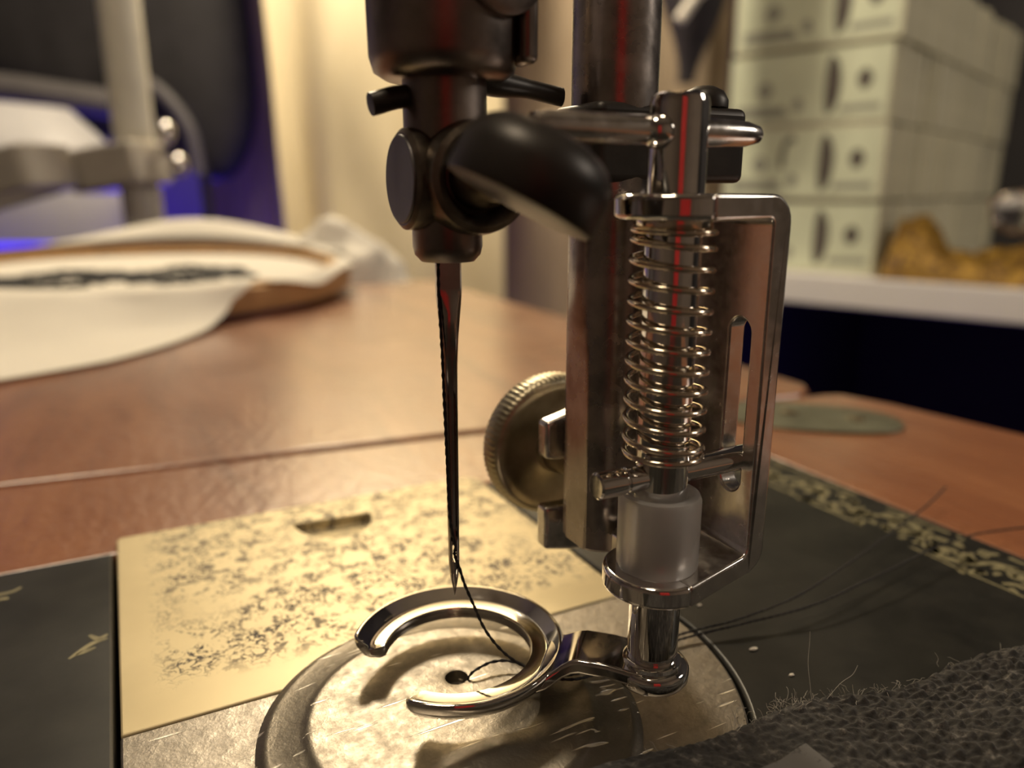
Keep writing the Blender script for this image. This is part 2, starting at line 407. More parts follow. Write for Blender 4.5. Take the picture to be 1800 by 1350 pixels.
# gold scroll border, flat print just above the japan
def ribbon(mb, pts, w, z=0.03):
    P = spline([(x, y, 0) for x, y in pts], 6); n = len(P); L = []; R = []
    for i, p in enumerate(P):
        d = (P[min(i + 1, n - 1)] - P[max(i - 1, 0)]).normalized(); k = Vector((-d.y, d.x, 0)); t = i / (n - 1)
        ww = w * (0.35 + 0.65 * math.sin(PI * min(1, max(0, t * 0.9 + 0.05)))) if w > 0 else -w
        L.append(p + k * ww / 2); R.append(p - k * ww / 2)
    vv = [Vector((p.x, p.y, z)) for p in L + R]
    mb.add(vv, [(i, i + 1, n + i + 1, n + i) for i in range(n - 1)])
dec = MB(); rr = random.Random(3)
for xx, wd in ((67.6, 0.55), (59.8, 0.5)):
    y = -70
    while y < 33:
        L = rr.uniform(3, 9); dec_pts = [(xx + rr.uniform(-0.1, 0.1), y + L * k / 3) for k in range(4)]
        if rr.random() < 0.8: ribbon(dec, dec_pts, -wd * rr.uniform(0.7, 1.1))
        y += L + rr.uniform(0.1, 0.9)
yy = -70; k = 0
while yy < 33:
    sg = 1 if k % 2 else -1; cx = 63.4
    ribbon(dec, [(cx - 2.4 * sg, yy - 1), (cx - 1.2 * sg, yy + 2), (cx + 1.4 * sg, yy + 3.4), (cx + 2.5 * sg, yy + 6), (cx + 1.2 * sg, yy + 7.6), (cx - 0.2 * sg, yy + 6.4), (cx + 0.8 * sg, yy + 5.2)], 1.1)
    for j in range(12):
        a0 = rr.uniform(0, 2 * PI); L = rr.uniform(0.9, 2.1); px = cx + rr.uniform(-3.2, 3.2); py = yy + rr.uniform(0, 8)
        ribbon(dec, [(px, py), (px + L * 0.5 * math.cos(a0), py + L * 0.5 * math.sin(a0)), (px + L * math.cos(a0 + 0.6), py + L * math.sin(a0 + 0.6))], rr.uniform(0.6, 1.1))
    for j in range(5):
        a0 = 0.5 + j * 0.4; ribbon(dec, [(cx + 0.4 * sg, yy + 3), (cx + sg * 1.1 * math.cos(a0), yy + 3 + 1.6 * math.sin(a0)), (cx + sg * 2.2 * math.cos(a0 + .25), yy + 3 + 2.6 * math.sin(a0 + .25))], 0.7)
    yy += 7.6; k += 1
build(dec, 'gold_border', 'gold_decal', bed, smooth=0, label='worn gold scroll border along the back edge', kind='stuff')
dec2 = MB()
for p in ([(-39, 36.2), (-37.6, 37), (-36.2, 37.2), (-35.4, 37.9)], [(-38.6, 35.3), (-37, 35.9), (-36.4, 35.6)], [(-30.2, 20.4), (-28.4, 22.2), (-27, 22.6)], [(-28.6, 24), (-27.8, 22.9), (-27, 23.4)], [(-29.6, 20.8), (-28, 21.4)]):
    ribbon(dec2, p, 0.6)
build(dec2, 'gold_fragment', 'gold_decal', bed, smooth=0, label='scraps of worn gold decal by the slide plate')

# ------------------------------------------------------------------ slide plate (finger notch cut as a real hollow)
so = arc(22.5 - 3.2, 46.2 - 3.2, 3.2, 90, 0, 8) + [(22.5, 6.62), (-26.05, 6.62)] + arc(-26.05 + 0.8, 46.4 - 0.8, 0.8, 180, 90, 4)
def finger(e=0.0):
    return [(-5.2, 41.0)] + [(-0.7 + 4.75 * math.cos(a), 40.55 - 6.4 * math.sin(a)) for a in [PI - PI * i / 24 for i in range(0, 25)]] + [(3.9, 40.1)]
fo = [(-0.75 + 4.9 * math.cos(PI + PI * i / 28), 40.3 + 6.2 * math.sin(PI + PI * i / 28) - 0.08 * (4.9 * math.cos(PI + PI * i / 28))) for i in range(29)]
pm = MB().prism(so, -1.6, 0.12).mesh('slide')
cutm = MB()
nb = len(fo)
lo = [(x, y) for x, y in fo]
# slanted hollow: shallow at the curved side, deep at the straight far side
vv = [Vector((x, y, 1.0)) for x, y in fo] + [Vector((x * 1.0, y, -0.35 - 1.0 * smooth01((y - 34.0) / 6.3))) for x, y in fo]
cutm.add(vv, [tuple(range(nb)), tuple(reversed(range(nb, 2 * nb)))] + [(i, (i + 1) % nb, (i + 1) % nb + nb, i + nb) for i in range(nb)])
pm2 = cut(pm, [cutm.mesh('c')])
pm2.materials.clear()
slide = link('slide_plate', pm2, 'slide', None, smooth=25, bevel=0.18, bseg=2)
tag(slide, 'cream-toned pitted metal slide plate with half-moon finger notch', 'slide plate')

# ------------------------------------------------------------------ throat plate and raised cover plate
to = [(22.4, 6.5)] + arc(tc[0], tc[1], TR, a_start, -90, 44)[1:] + [(-26.1, -24.4), (-26.1, 6.5)]
thr = build(MB().prism(to, -1.6, 0.06), 'throat_plate', 'throat', None, bevel=0.2, bseg=2)
tag(thr, 'grey nickel throat plate with round back edge, set into the bed', 'throat plate')
CC = Vector((-1.8, -3.4)); CR = 15.4
def cover_h(x, y):
    d = math.hypot(x - CC.x, y - CC.y)
    z = 0.22 + 0.42 * smooth01((CR - d) / 0.8) if d > 11.0 else 0.0
    if d <= 14.6 and d > 11.4: z = 0.64 + 0.55 * ((14.6 - d) / 3.2) ** 1.5
    if d <= 11.4: z = 1.30
    if 11.4 < d <= 11.9: z += 0.11 * smooth01((11.9 - d) / 0.5)
    # pressed ridges on the near side of the needle hole
    u = ((x + 4.6) * 0.9 + (y + 10.6) * 0.25) / 5.2; v2 = (-(x + 4.6) * 0.2 + (y + 10.6)) / 1.5
    z += 0.75 * math.exp(-(u * u) ** 1.6 - v2 * v2)
    u = ((x - 3.6)) / 3.4; v2 = (y + 7.6 - 0.35 * (x - 3.6)) / 1.9
    z -= 0.40 * math.exp(-u * u - v2 * v2)
    r = math.hypot(x, y)
    z -= 0.10 * math.exp(-(r / 1.6) ** 2)
    return z
cv = MB(); NS, NR = 160, 70
def hole_to_rim(a):
    dx, dy = math.cos(a), math.sin(a); bq = -(dx * CC.x + dy * CC.y); cq = CC.length_squared - CR * CR
    return -bq + math.sqrt(bq * bq - cq)
def cpt(u, v):
    a = 2 * PI * u; R1 = hole_to_rim(a); r0 = 1.0
    t = (v - 0.06) / 0.88
    if t < 0: r = r0; x, y = r * math.cos(a), r * math.sin(a); return Vector((x, y, cover_h(x * 1.2, y * 1.2) - 1.2 * (0.06 - v) / 0.06))
    if t > 1: r = R1; x, y = r * math.cos(a), r * math.sin(a); return Vector((x, y, 0.065 + 0.15 * (1 - v) / 0.06))
    r = r0 + (R1 - r0) * t; x, y = r * math.cos(a), r * math.sin(a); return Vector((x, y, cover_h(x, y)))
cv.grid(NS, NR, cpt, wrap_u=True)
cov = build(cv, 'feed_cover_plate', 'cover', None, smooth=40)
tag(cov, 'raised round scratched steel cover plate with needle hole', 'cover plate')

# ------------------------------------------------------------------ machine head above the needle bar
head = thing('needle_bar_bushing', 'dark thick cylindrical bushing the needle bar slides out of', 'bushing', (0, 0, 49.6))
build(MB().lathe([(3.1, 49.5), (4.2, 49.55), (4.95, 50.0), (5.25, 51.0), (5.3, 54), (5.35, 75)], 72), 'sleeve', 'oiled_steel', head, smooth=50)
fr = frame((2.2, -5.0, 56.6), (0.2, -1, 0.0))
build(MB().lathe([(3.6, -0.4), (3.5, 0.35), (3.0, 0.6), (0, 0.62)], 40, fr), 'oval_lug', 'oiled_steel', head, smooth=50)
build(MB().box((3.9, -4.6, 50.4), (5.2, -2.2, 75)), 'side_rib', 'oiled_steel', head, bevel=0.5)

# ------------------------------------------------------------------ needle bar with thread guide
nb_ = thing('needle_bar', 'dark steel needle bar with a thread guide pin at each side', 'needle bar', (0, 0, 36.9))
build(MB().lathe([(2.0, 36.9), (2.45, 37.4), (2.6, 38.0), (2.6, 40.5), (3.0, 40.6), (3.0, 75)], 48), 'shaft', 'oiled_steel', nb_, smooth=30)
build(MB().tube(spline([(-2.0, 0, 48.45), (-3.6, 0, 48.25), (-5.1, 0, 47.8), (-5.5, 0, 47.7)], 6), [0.78] * 18 + [0.5], 18), 'guide_pin', 'blackened', nb_, bevel=0.25)
gp = spline([(1.5, -0.4, 50.3), (3.6, -0.5, 49.6), (6.5, -0.2, 49.35), (9.2, 0, 49.0), (9.7, 0, 48.95)], 6)
build(MB().tube(gp, [1.35 - 0.65 * min(1, i / 12) for i in range(len(gp) - 1)] + [0.45], 18), 'guide_finger', 'blackened', nb_, bevel=0.2)

# ------------------------------------------------------------------ needle clamp with thumb screw
cl = thing('needle_clamp', 'dark needle clamp block with round flat stud and spade-headed screw', 'needle clamp', (0, 0, 39.2))
ZC = 42.75
fx = frame((0, -0.3, ZC), (1, 0, 0))
build(MB().lathe([(3.2, -3.55), (3.5, -3.3), (3.55, -2.6), (3.2, -1.6), (3.3, 2.0), (3.5, 3.4), (3.2, 4.4)], 56, fx), 'clamp_body', 'clamp_steel', cl, smooth=30)
build(MB().lathe([(3.05, -3.72), (3.05, -3.5)], 48, fx), 'end_face', M.setdefault('stud_grey', simple('stud_grey', (0.16, 0.15, 0.155), 0.42, 0.6, 0.1, 300)), cl, bevel=0.1)
fy = frame((0.9, -0.5, ZC + 0.1), (0, -1, 0))
build(MB().lathe([(3.9, 0.2), (3.95, 3.0), (3.75, 4.0), (3.35, 4.25), (2.9, 4.0), (2.5, 3.2), (2.35, 3.0), (2.2, 3.1), (2.0, 4.8), (1.65, 5.6), (1.55, 9.0), (1.7, 10.5)], 56, fy), 'screw_boss', 'clamp_steel', cl, smooth=40)
# spade head: a thick rounded disc seen nearly edge-on
dn = Vector((math.sin(math.radians(27)), -0.12, math.cos(math.radians(27))))
fd = frame((-0.55, -14.6, 43.1), dn)
prof = [(0, -2.2), (4.1, -2.2), (4.45, -2.1), (4.6, -1.85)]
for i in range(1, 15):
    a = PI / 2 * i / 14; prof.append((4.6 - 2.6 * (1 - math.cos(a)) * 1.0, -0.3 + 2.4 * math.sin(a)))
prof += [(1.2, 2.14), (0, 2.16)]
build(MB().lathe(prof, 72, fd, caps=False), 'spade_head', 'blackened', cl, smooth=40)

# ------------------------------------------------------------------ needle
nd = MB(); seg = 20
zs = [(37.2, 1.0, 1.0), (34.9, 1.0, 1.0), (34.2, 0.97, 0.97), (33.0, 0.86, 0.86), (31.0, 0.68, 0.70), (29.0, 0.58, 0.60), (26.0, 0.54, 0.56), (20.0, 0.50, 0.52), (15.5, 0.47, 0.50), (14.6, 0.46, 0.46), (14.2, 0.46, 0.40), (12.2, 0.45, 0.38), (11.8, 0.43, 0.40), (11.0, 0.36, 0.36), (10.2, 0.22, 0.23), (9.5, 0.09, 0.10), (9.1, 0.015, 0.015)]
vv = []
for z, rx, ry in zs:
    for i in range(seg):
        a = 2 * PI * i / seg; x, y = rx * math.cos(a), ry * math.sin(a)
        if z > 33.5: y = max(y, -0.52)                           # flat ground on the shank
        elif 14.3 < z < 30 and abs(x) < 0.2 and y < 0: y *= 0.55  # long thread groove
        vv.append((x, y, z))
ff = [(j * seg + i, j * seg + (i + 1) % seg, (j + 1) * seg + (i + 1) % seg, (j + 1) * seg + i) for j in range(len(zs) - 1) for i in range(seg)]
ff += [tuple(reversed(range(seg))), tuple((len(zs) - 1) * seg + i for i in range(seg))]
nd.add(vv, ff)
eye = MB().prism([(0.18 * math.cos(a), 13.1 + (0.62 if math.sin(a) > 0 else -0.62) + 0.18 * math.sin(a)) for a in [2 * PI * i / 24 for i in range(24)]], -2, 2, Matrix(((1, 0, 0, 0), (0, 0, 1, 0), (0, 1, 0, 0), (0, 0, 0, 1))))
nm = cut(nd.mesh('n'), [eye.mesh('e')])
nm.transform(Matrix.Rotation(math.radians(-14), 4, 'Z'))
needle = link('sewing_needle', nm, 'needle_steel', None, smooth=40)
tag(needle, 'long dark steel sewing machine needle threaded with black thread', 'needle')

# ------------------------------------------------------------------ presser bar and its guide block
BXC = 14.5
pb = thing('presser_bar', 'thick scuffed steel presser bar standing behind the needle', 'presser bar', (BXC, 0, 11.3))
secs = [(11.3, -2.85, 3.2), (11.6, -2.85, 3.45), (24, -2.9, 3.45), (28, -2.98, 3.45), (30, -3.1, 3.45), (31.6, -3.45, 3.45), (36, -3.5, 3.45), (75, -3.5, 3.45)]
mb = MB(); seg = 64; vv = []
for z, fl, r in secs:
    for i in range(seg):
        a = 2 * PI * i / seg; vv.append((BXC + max(r * math.cos(a), fl), r * math.sin(a), z))
ff = [(j * seg + i, j * seg + (i + 1) % seg, (j + 1) * seg + (i + 1) % seg, (j + 1) * seg + i) for j in range(len(secs) - 1) for i in range(seg)]
ff += [tuple(reversed(range(seg))), tuple((len(secs) - 1) * seg + i for i in range(seg))]
build(mb.add(vv, ff), 'bar', 'bar_steel', pb, smooth=25)
build(MB().prism(rounded_rect(10.7, -3.5, 25.6, 3.5, 0.9), 42.6, 48.5), 'guide_block', 'blackened', pb, bevel=0.6)
build(MB().lathe([(2.0, 48.6), (2.0, 49.2), (1.6, 49.9), (0.8, 50.3), (0, 50.4)], 28, frame((22.6, -1.2, 0), (0, 0, 1))), 'block_screw', 'blackened', pb)

# ------------------------------------------------------------------ darning foot
RX, RY = 12.4, -10.8
df = thing('darning_foot', 'chrome spring darning foot with open ring clamped to the presser bar', 'sewing foot', (RX, RY, 3.5))
# bracket: two round-ended tabs, a slotted plate between them and a forked clamp
XI, XO = 19.6, 21.3
def tab(z0, z1, y_in=-4.6):
    o = arc(RX, RY, 4.15, 75, 262, 26) + [(XO - 0.02, -13.0), (XO - 0.02, y_in)]
    return MB().prism(o, z0, z1)
def c_profile():
    """bent sheet seen from the front (x, z): outer and inner lines with round corners"""
    zo0, zo1, zi0, zi1 = 12.35, 41.8, 14.05, 40.1
    pts = [(RX, zo0)] + [(XO - 2 + 2 * math.cos(math.radians(a)), zo0 + 2 + 2 * math.sin(math.radians(a))) for a in range(-90, 1, 15)]
    pts += [(XO - 2 + 2 * math.cos(math.radians(a)), zo1 - 2 + 2 * math.sin(math.radians(a))) for a in range(0, 91, 15)] + [(RX, zo1), (RX, zi1)]
    pts += [(XI - 0.6 + 0.6 * math.cos(math.radians(a)), zi1 - 0.6 + 0.6 * math.sin(math.radians(a))) for a in range(90, -1, -30)]
    pts += [(XI - 0.6 + 0.6 * math.cos(math.radians(a)), zi0 + 0.6 + 0.6 * math.sin(math.radians(a))) for a in range(0, -91, -30)] + [(RX, zi0)]
    return pts
cp = c_profile(); n = len(cp)
def near_edge(x): return -14.95 + (x - RX) / (XI - RX) * 1.95 if x < XI else -13.0
vv = [Vector((x, near_edge(x), z)) for x, z in cp] + [Vector((x, -4.6, z)) for x, z in cp]
cm = MB().add(vv, [tuple(range(n)), tuple(reversed(range(n, 2 * n)))] + [(i, (i + 1) % n, (i + 1) % n + n, i + n) for i in range(n)])
slotc = MB().prism([(-10.35 + 1.12 * math.cos(a), (31.5 if math.sin(a) > 0 else 19.9) + 1.12 * math.sin(a)) for a in [2 * PI * i / 40 for i in range(40)]], 17, 24, Matrix(((0, 0, 1, 0), (1, 0, 0, 0), (0, 1, 0, 0), (0, 0, 0, 1))))
bm_ = cut(cm.mesh('c'), [slotc.mesh('s')])
br = link('bracket', bm_, 'brushed', df, smooth=30, bevel=0.22)
# round ends of the two tabs and the forked clamp arm are welded to the bracket
def half_disc(z0, z1):
    return MB().prism(arc(RX, RY, 4.15, 88, 272, 30), z0, z1)
build(half_disc(40.1, 41.8), 'upper_tab_end', 'chrome', br, smooth=30, bevel=0.35)
build(half_disc(12.35, 14.05), 'lower_tab_end', 'chrome', br, smooth=30, bevel=0.35)
fork = [(XO, 7.6), (XO, 24.0), (17.4, 23.4), (13.0, 22.2), (10.7, 21.6), (10.7, 18.2), (13.0, 17.8)]
fork += [(15.0 + 2.15 * math.cos(math.radians(a)), 15.6 + 2.15 * math.sin(math.radians(a))) for a in range(80, -81, -20)]
fork += [(13.0, 13.3), (10.7, 13.4), (10.7, 9.2), (13.4, 8.6)]
fm = MB().prism(fork, -5.3, -3.55, Matrix(((1, 0, 0, 0), (0, 0, -1, 0), (0, 1, 0, 0), (0, 0, 0, 1))))
build(fm, 'fork', 'brushed', br, smooth=30, bevel=0.35)
build(MB().box((XI + 0.02, -4.6, 14.5), (XO - 0.02, 4.2, 24.0)), 'clamp_web', 'brushed', br, bevel=0.2)
# guide rod, lever, pin
fz = frame((RX, RY, 0), (0, 0, 1))
build(MB().lathe([(1.8, 3.9), (1.98, 4.3), (1.98, 47.6), (1.85, 48.05), (1.55, 48.25), (0, 48.3)], 64, fz), 'guide_rod', 'chrome', df, smooth=40)
build(MB().lathe([(2.55, 39.3), (2.62, 39.5), (2.62, 40.05), (2.3, 40.1)], 48, fz, caps=False), 'spring_washer', 'wire', df)
lv = [(0.6, 0), (1.2, 0.8), (2.0, 0.98), (9, 0.95), (15, 0.95), (18.3, 0.86), (19.4, 0.62), (19.75, 0.30)]
fl = frame((0, RY, 45.85), (1, 0, 0))
build(MB().lathe([(r, x) for x, r in lv], 32, fl), 'lever', 'brushed', df, smooth=40)
build(MB().lathe([(0.55, -1.2), (1.02, -0.75), (1.15, 0), (1.02, 0.75), (0.55, 1.2)], 28, frame((10.55, RY - 0.35, 45.75), (1, 0, 0))), 'lever_collar', 'chrome', df, smooth=60)
fp = frame((0, RY + 0.05, 21.45), (1, 0, 0))
build(MB().lathe([(0.85, 6.6), (1.0, 6.75), (1.0, 8.85), (0.9, 8.95), (0.9, 9.05), (1.0, 9.15), (1.0, 21.8), (0.85, 22.0)], 28, fp), 'guide_pin', 'chrome', df, smooth=35)
# spring
sp = []; turns = 13.2; ZT, ZB = 39.55, 22.9; nt_ = int(turns * 36)
for i in range(nt_ + 1):
    t = i / nt_; k = t * turns
    if k < 1.1: z = ZT - 0.42 * k
    elif k > turns - 1.2: z = ZB + 0.44 * (turns - k)
    else:
        z0 = ZT - 0.42 * 1.1; z1 = ZB + 0.44 * 1.2; q = (k - 1.1) / (turns - 2.3); z = z0 + (z1 - z0) * q
    a = 2 * PI * k + 0.6
    sp.append((RX + 2.82 * math.cos(a), RY + 2.82 * math.sin(a), z))
build(MB().tube(sp, 0.235, 10), 'spring', 'wire', df, smooth=60)
# clear bushing
build(MB().lathe([(2.02, 14.1), (2.95, 14.1), (3.12, 14.35), (3.12, 19.6), (2.95, 20.0), (2.6, 20.1), (2.25, 20.0), (2.1, 19.8), (2.05, 19.2), (2.02, 14.1)], 64, fz, caps=False), 'clear_bushing', 'plastic', df, smooth=45)
# open ring foot: dished C section swept round the needle, stepped arm up to the rod
ft = MB()
sec = [(6.25, 3.95), (6.35, 4.12), (7.45, 4.15), (7.75, 4.25), (8.6, 4.95), (8.85, 5.0), (8.98, 4.9), (9.0, 4.6), (8.9, 4.1), (8.2, 3.2), (7.7, 2.95), (6.5, 2.92), (6.28, 3.05)]
A0, A1 = -142.5, 156.0; NA = 110; K = len(sec)
rings = []
for i in range(NA + 1):
    t = i / NA; a = math.radians(A0 + (A1 - A0) * t)
    e = min(1, min(t, 1 - t) / 0.022); e = math.sqrt(max(0.0, 1 - (1 - e) ** 2)); e = max(e, 0.12)   # rounded ends
    a_off = 0
    rm_, zm_ = 7.6, 3.95
    cx = 0.25
    rings.append([(cx + (rm_ + (r - rm_) * e) * math.cos(a), 0.1 + (rm_ + (r - rm_) * e) * math.sin(a), zm_ + (z - zm_) * (0.35 + 0.65 * e)) for r, z in sec])
vv = [p for r in rings for p in r]
ff = [(i * K + k, i * K + (k + 1) % K, (i + 1) * K + (k + 1) % K, (i + 1) * K + k) for i in range(NA) for k in range(K)]
ff += [tuple(range(K)), tuple(reversed(range(NA * K, NA * K + K)))]
ft.add(vv, ff)
foot = build(ft, 'foot_ring', 'chrome', df, smooth=50)
dr = Vector((RX - 0.25, RY - 0.1)).normalized(); nn = Vector((-dr.y, dr.x))
am = MB(); Ls = [7.4, 8.3, 8.9, 9.5, 10.2, 10.8, 13.0, 16.3]; zt = [4.35, 4.75, 5.1, 5.55, 5.95, 6.1, 6.05, 5.6]; hw = [3.6, 3.3, 2.9, 2.6, 2.45, 2.4, 2.4, 2.5]
vv = []
for L, z, h in zip(Ls, zt, hw):
    c = Vector((0.25, 0.1)) + dr * L
    for sgn in (1, -1):
        for zz in (z, z - 1.25):
            vv.append((c.x + nn.x * h * sgn, c.y + nn.y * h * sgn, zz))
ff = []
for i in range(len(Ls) - 1):
    a, b = i * 4, i * 4 + 4
    ff += [(a, b, b + 2, a + 2), (a + 1, a + 3, b + 3, b + 1), (a, a + 1, b + 1, b), (a + 2, b + 2, b + 3, a + 3)]
ff += [(0, 2, 3, 1), tuple(len(Ls) * 4 - 4 + q for q in (0, 1, 3, 2))]
am.add(vv, ff)
build(am, 'foot_arm', 'chrome', foot, smooth=30, bevel=0.3)
build(MB().lathe([(2.2, 4.1), (2.75, 4.2), (2.95, 4.5), (2.95, 5.3), (2.75, 5.6), (2.35, 5.72), (2.3, 6.0), (2.0, 6.2)], 56, fz), 'rod_socket', 'chrome', foot, smooth=45)

# ------------------------------------------------------------------ knurled thumb screw on the far side of the bar
ts = thing('thumb_screw', 'big knurled dull nickel thumb screw clamping the foot', 'screw', (14.9, 8.6, 17.2))
fk = frame((14.9, 8.5, 17.3), (0, 1, 0))
kn = MB(); T = 76; seg = T * 4; prof = [(2.4, -0.9, 0), (2.6, 0.0, 0), (3.4, 0.25, 0), (5.6, 0.05, 0), (6.4, -0.05, 0), (6.75, 0.1, 0.3), (7.15, 0.55, 1), (7.2, 2.3, 1), (6.9, 2.8, 0.4), (6.2, 3.0, 0), (2.0, 3.0, 0)]
vv = []
for r, h, amt in prof:
    for i in range(seg):
        a = 2 * PI * i / seg; tw = h * 0.06
        vv.append(fk @ Vector(((r - amt * 0.2 * (0.5 - 0.5 * math.cos(T * (a + tw)))) * math.cos(a), (r - amt * 0.2 * (0.5 - 0.5 * math.cos(T * (a + tw)))) * math.sin(a), h)))
k = len(prof)
ff = [(j * seg + i, j * seg + (i + 1) % seg, (j + 1) * seg + (i + 1) % seg, (j + 1) * seg + i) for j in range(k - 1) for i in range(seg)]
ff += [tuple(reversed(range(seg))), tuple((k - 1) * seg + i for i in range(seg))]
build(kn.add(vv, ff), 'knob', 'dull_nickel', ts, smooth=50)
build(MB().lathe([(2.05, -5.0), (2.05, -0.8)], 32, fk), 'screw_shank', 'dull_nickel', ts)

# ------------------------------------------------------------------ threads
def dense(pts, step=0.35):
    P = spline(pts, 24); out = [P[0]]; acc = 0
    for i in range(1, len(P)):
        if (P[i] - out[-1]).length >= step: out.append(P[i])
    out.append(P[-1]); return out
def thread2(name, pts, label, r=0.14):
    P = dense(pts); mb = MB()
    for ph in (0.0, PI):
        Q = []; L = 0
        for i, p in enumerate(P):
            if i: L += (p - P[i - 1]).length
            d = (P[min(i + 1, len(P) - 1)] - P[max(i - 1, 0)]).normalized()
            u = d.cross(Vector((0.31, 0.2, 0.93))).normalized(); v = d.cross(u)
            Q.append(p + (u * math.cos(L * 4 + ph) + v * math.sin(L * 4 + ph)) * r * 0.45)
        mb.tube(Q, r * 0.62, 6)
    return tag(build(mb, name, 'thread', None, smooth=60), label, 'thread')
thread2('needle_thread', [(-0.98, -0.5, 37.5), (-1.02, -0.55, 35.5), (-0.98, -0.5, 33.8), (-0.82, -0.45, 30), (-0.72, -0.42, 26), (-0.60, -0.45, 21), (-0.5, -0.5, 16.5), (-0.2, -0.55, 14.4), (0.02, -0.3, 13.5), (0.06, 0.1, 12.9), (0.08, -0.35, 12.4),
        (0.30, -0.50, 11.6), (0.62, -0.6, 10.3), (1.33, -0.78, 8.3), (1.95, -1.6, 6.3), (2.95, -2.5, 4.6), (4.3, -3.0, 3.2), (6.0, -4.2, 2.35), (8.4, -5.0, 1.9), (13.6, -4.3, 1.2), (17.5, -3.4, 0.9), (21.5, -3.1, 0.8),
        (24.6, -3.5, 1.0), (28.2, -4.3, 1.4), (35.6, -4.5, 2.0), (46.2, -2.5, 2.6), (60.9, 1.3, 3.0), (68.6, 3.7, 3.0), (74.0, 5.6, 3.2)], 'black thread from the needle eye out to the upper loose end at right')
thread2('bobbin_thread', [(0.55, -0.35, -1.6), (0.62, -0.55, 0.2), (0.85, -0.75, 1.5), (1.7, -0.7, 1.95), (3.3, -0.6, 2.1), (5.0, -1.4, 2.0), (6.6, -4.0, 1.8), (8.6, -5.4, 1.65), (12.5, -4.8, 1.0), (17, -3.9, 0.7), (21.3, -3.5, 0.6),
        (28.1, -4.5, 0.9), (33.0, -5.5, 1.3), (38.1, -5.9, 1.6), (48.6, -5.1, 2.0), (59.1, -3.8, 2.0), (66.4, -3.9, 2.0), (74, -5.6, 2.0)], 'black thread rising from the needle hole, the lower strand at right')

# ------------------------------------------------------------------ black knit fabric in the near right corner
fab = thing('knit_fabric', 'fuzzy black knit fabric lying on the bed at lower right', 'fabric', (35, -30, 0.1))
def edge_y(x): return -14.2 - 0.085 * x + 0.35 * math.sin(x * 0.35) - 1.2 * smooth01((x - 22) / 12)
def fab_pt(u, v):
    x = -6 + 62 * u
    d = 26 * v * v * 0.75 + 26 * v * 0.25                          # finer rows near the edge
    ye = edge_y(x); roll = 1.15
    if d < 1.8:                                                    # rolled edge
        a = d / 1.8 * PI; y = ye + roll * (math.sin(a)) * 0.55 - 0.9; z = 0.12 + (1 - math.cos(a)) * roll * 0.95
        y -= d * 0.35
    else:
        y = ye - 0.9 - 0.63 - (d - 1.8); z = 0.12 + 2 * roll * 0.95
    k = smooth01((d - 1.0) / 2.0)
    z += k * (0.5 * math.sin(x * 0.16 + 0.7) + 0.35 * math.sin((x + y) * 0.31) + 0.018 * d * d * smooth01((x - 22) / 14) * 0.6)
    amp = 0.10 + 0.38 * smooth01((x - 17) / 12)
    p = (x * 0.55 + y * 0.83); q = (x * 0.83 - y * 0.55)
    p += 0.35 * noise.noise(Vector((x * 0.5, y * 0.5, 3))); q += 0.5 * noise.noise(Vector((x * 0.9, y * 0.9, 8)))
    st = abs(math.sin(p * 2.3)) ** 0.7 * (0.5 + 0.5 * math.sin(q * 5.2 + 1.5 * math.cos(p * 4.6)))
    z += amp * st * (0.8 + 0.5 * noise.noise(Vector((x * 1.1, y * 1.1, 4)))) + 0.16 * noise.noise(Vector((x * 2.1, y * 2.1, 0)))
    return Vector((x, y, z))
build(MB().grid(420, 210, fab_pt), 'knit_sheet', 'knit', fab, smooth=70)
tg = MB().grid(26, 10, lambda u, v: (lambda p: Vector((p.x, p.y, p.z + 0.25)))(Vector((12.6 + 6.4 * u, -21.7 - 2.6 * v + 0.9 * u, 2.75 + 0.5 * math.sin((13.6 + 7.2 * u) * 0.16 + 0.7) + 0.1 * math.sin(u * 9)))))
build(tg, 'worn_patch', 'tag', fab, label='worn grey patch on the black fabric')
fz_ = MB(); rr = random.Random(11)
for i in range(170):
    x = rr.choice([rr.uniform(14, 33), rr.uniform(20, 24), rr.uniform(8, 46)]); y = edge_y(x) - rr.uniform(0.2, 1.8); z = 1.2 + rr.uniform(0, 1.0)
    p = Vector((x, y, z)); d = Vector((rr.uniform(-1, 1), rr.uniform(-0.1, 1), rr.uniform(0.2, 1.2))).normalized(); pts = [p]; L = rr.uniform(0.25, 0.6)
    for s_ in range(4):
        d = (d + Vector((rr.uniform(-.6, .6), rr.uniform(-.6, .6), rr.uniform(-.6, .5)))).normalized(); p = p + d * L * 0.6; pts.append(p)
    fz_.tube(spline(pts, 3), 0.022, 4)
for pts in ([(23.3, -17.6, 2.0), (24.0, -16.6, 3.2), (24.7, -15.6, 4.4), (25.6, -14.8, 5.6), (26.0, -14.4, 6.3)], [(24, -17.8, 2), (26.5, -17.4, 3), (28.2, -17.2, 3.2), (29, -17, 3.7)], [(16.6, -16.0, 1.5), (17.4, -15.3, 2.2), (17.9, -15.0, 2.1), (18.6, -15.2, 2.0)], [(17, -16, 1.6), (17.0, -15.2, 2.6), (17.7, -14.9, 2.9)]):
    fz_.tube(spline(pts, 6), 0.020, 5)
build(fz_, 'loose_fibres', 'fuzz', fab, smooth=60, kind='stuff')
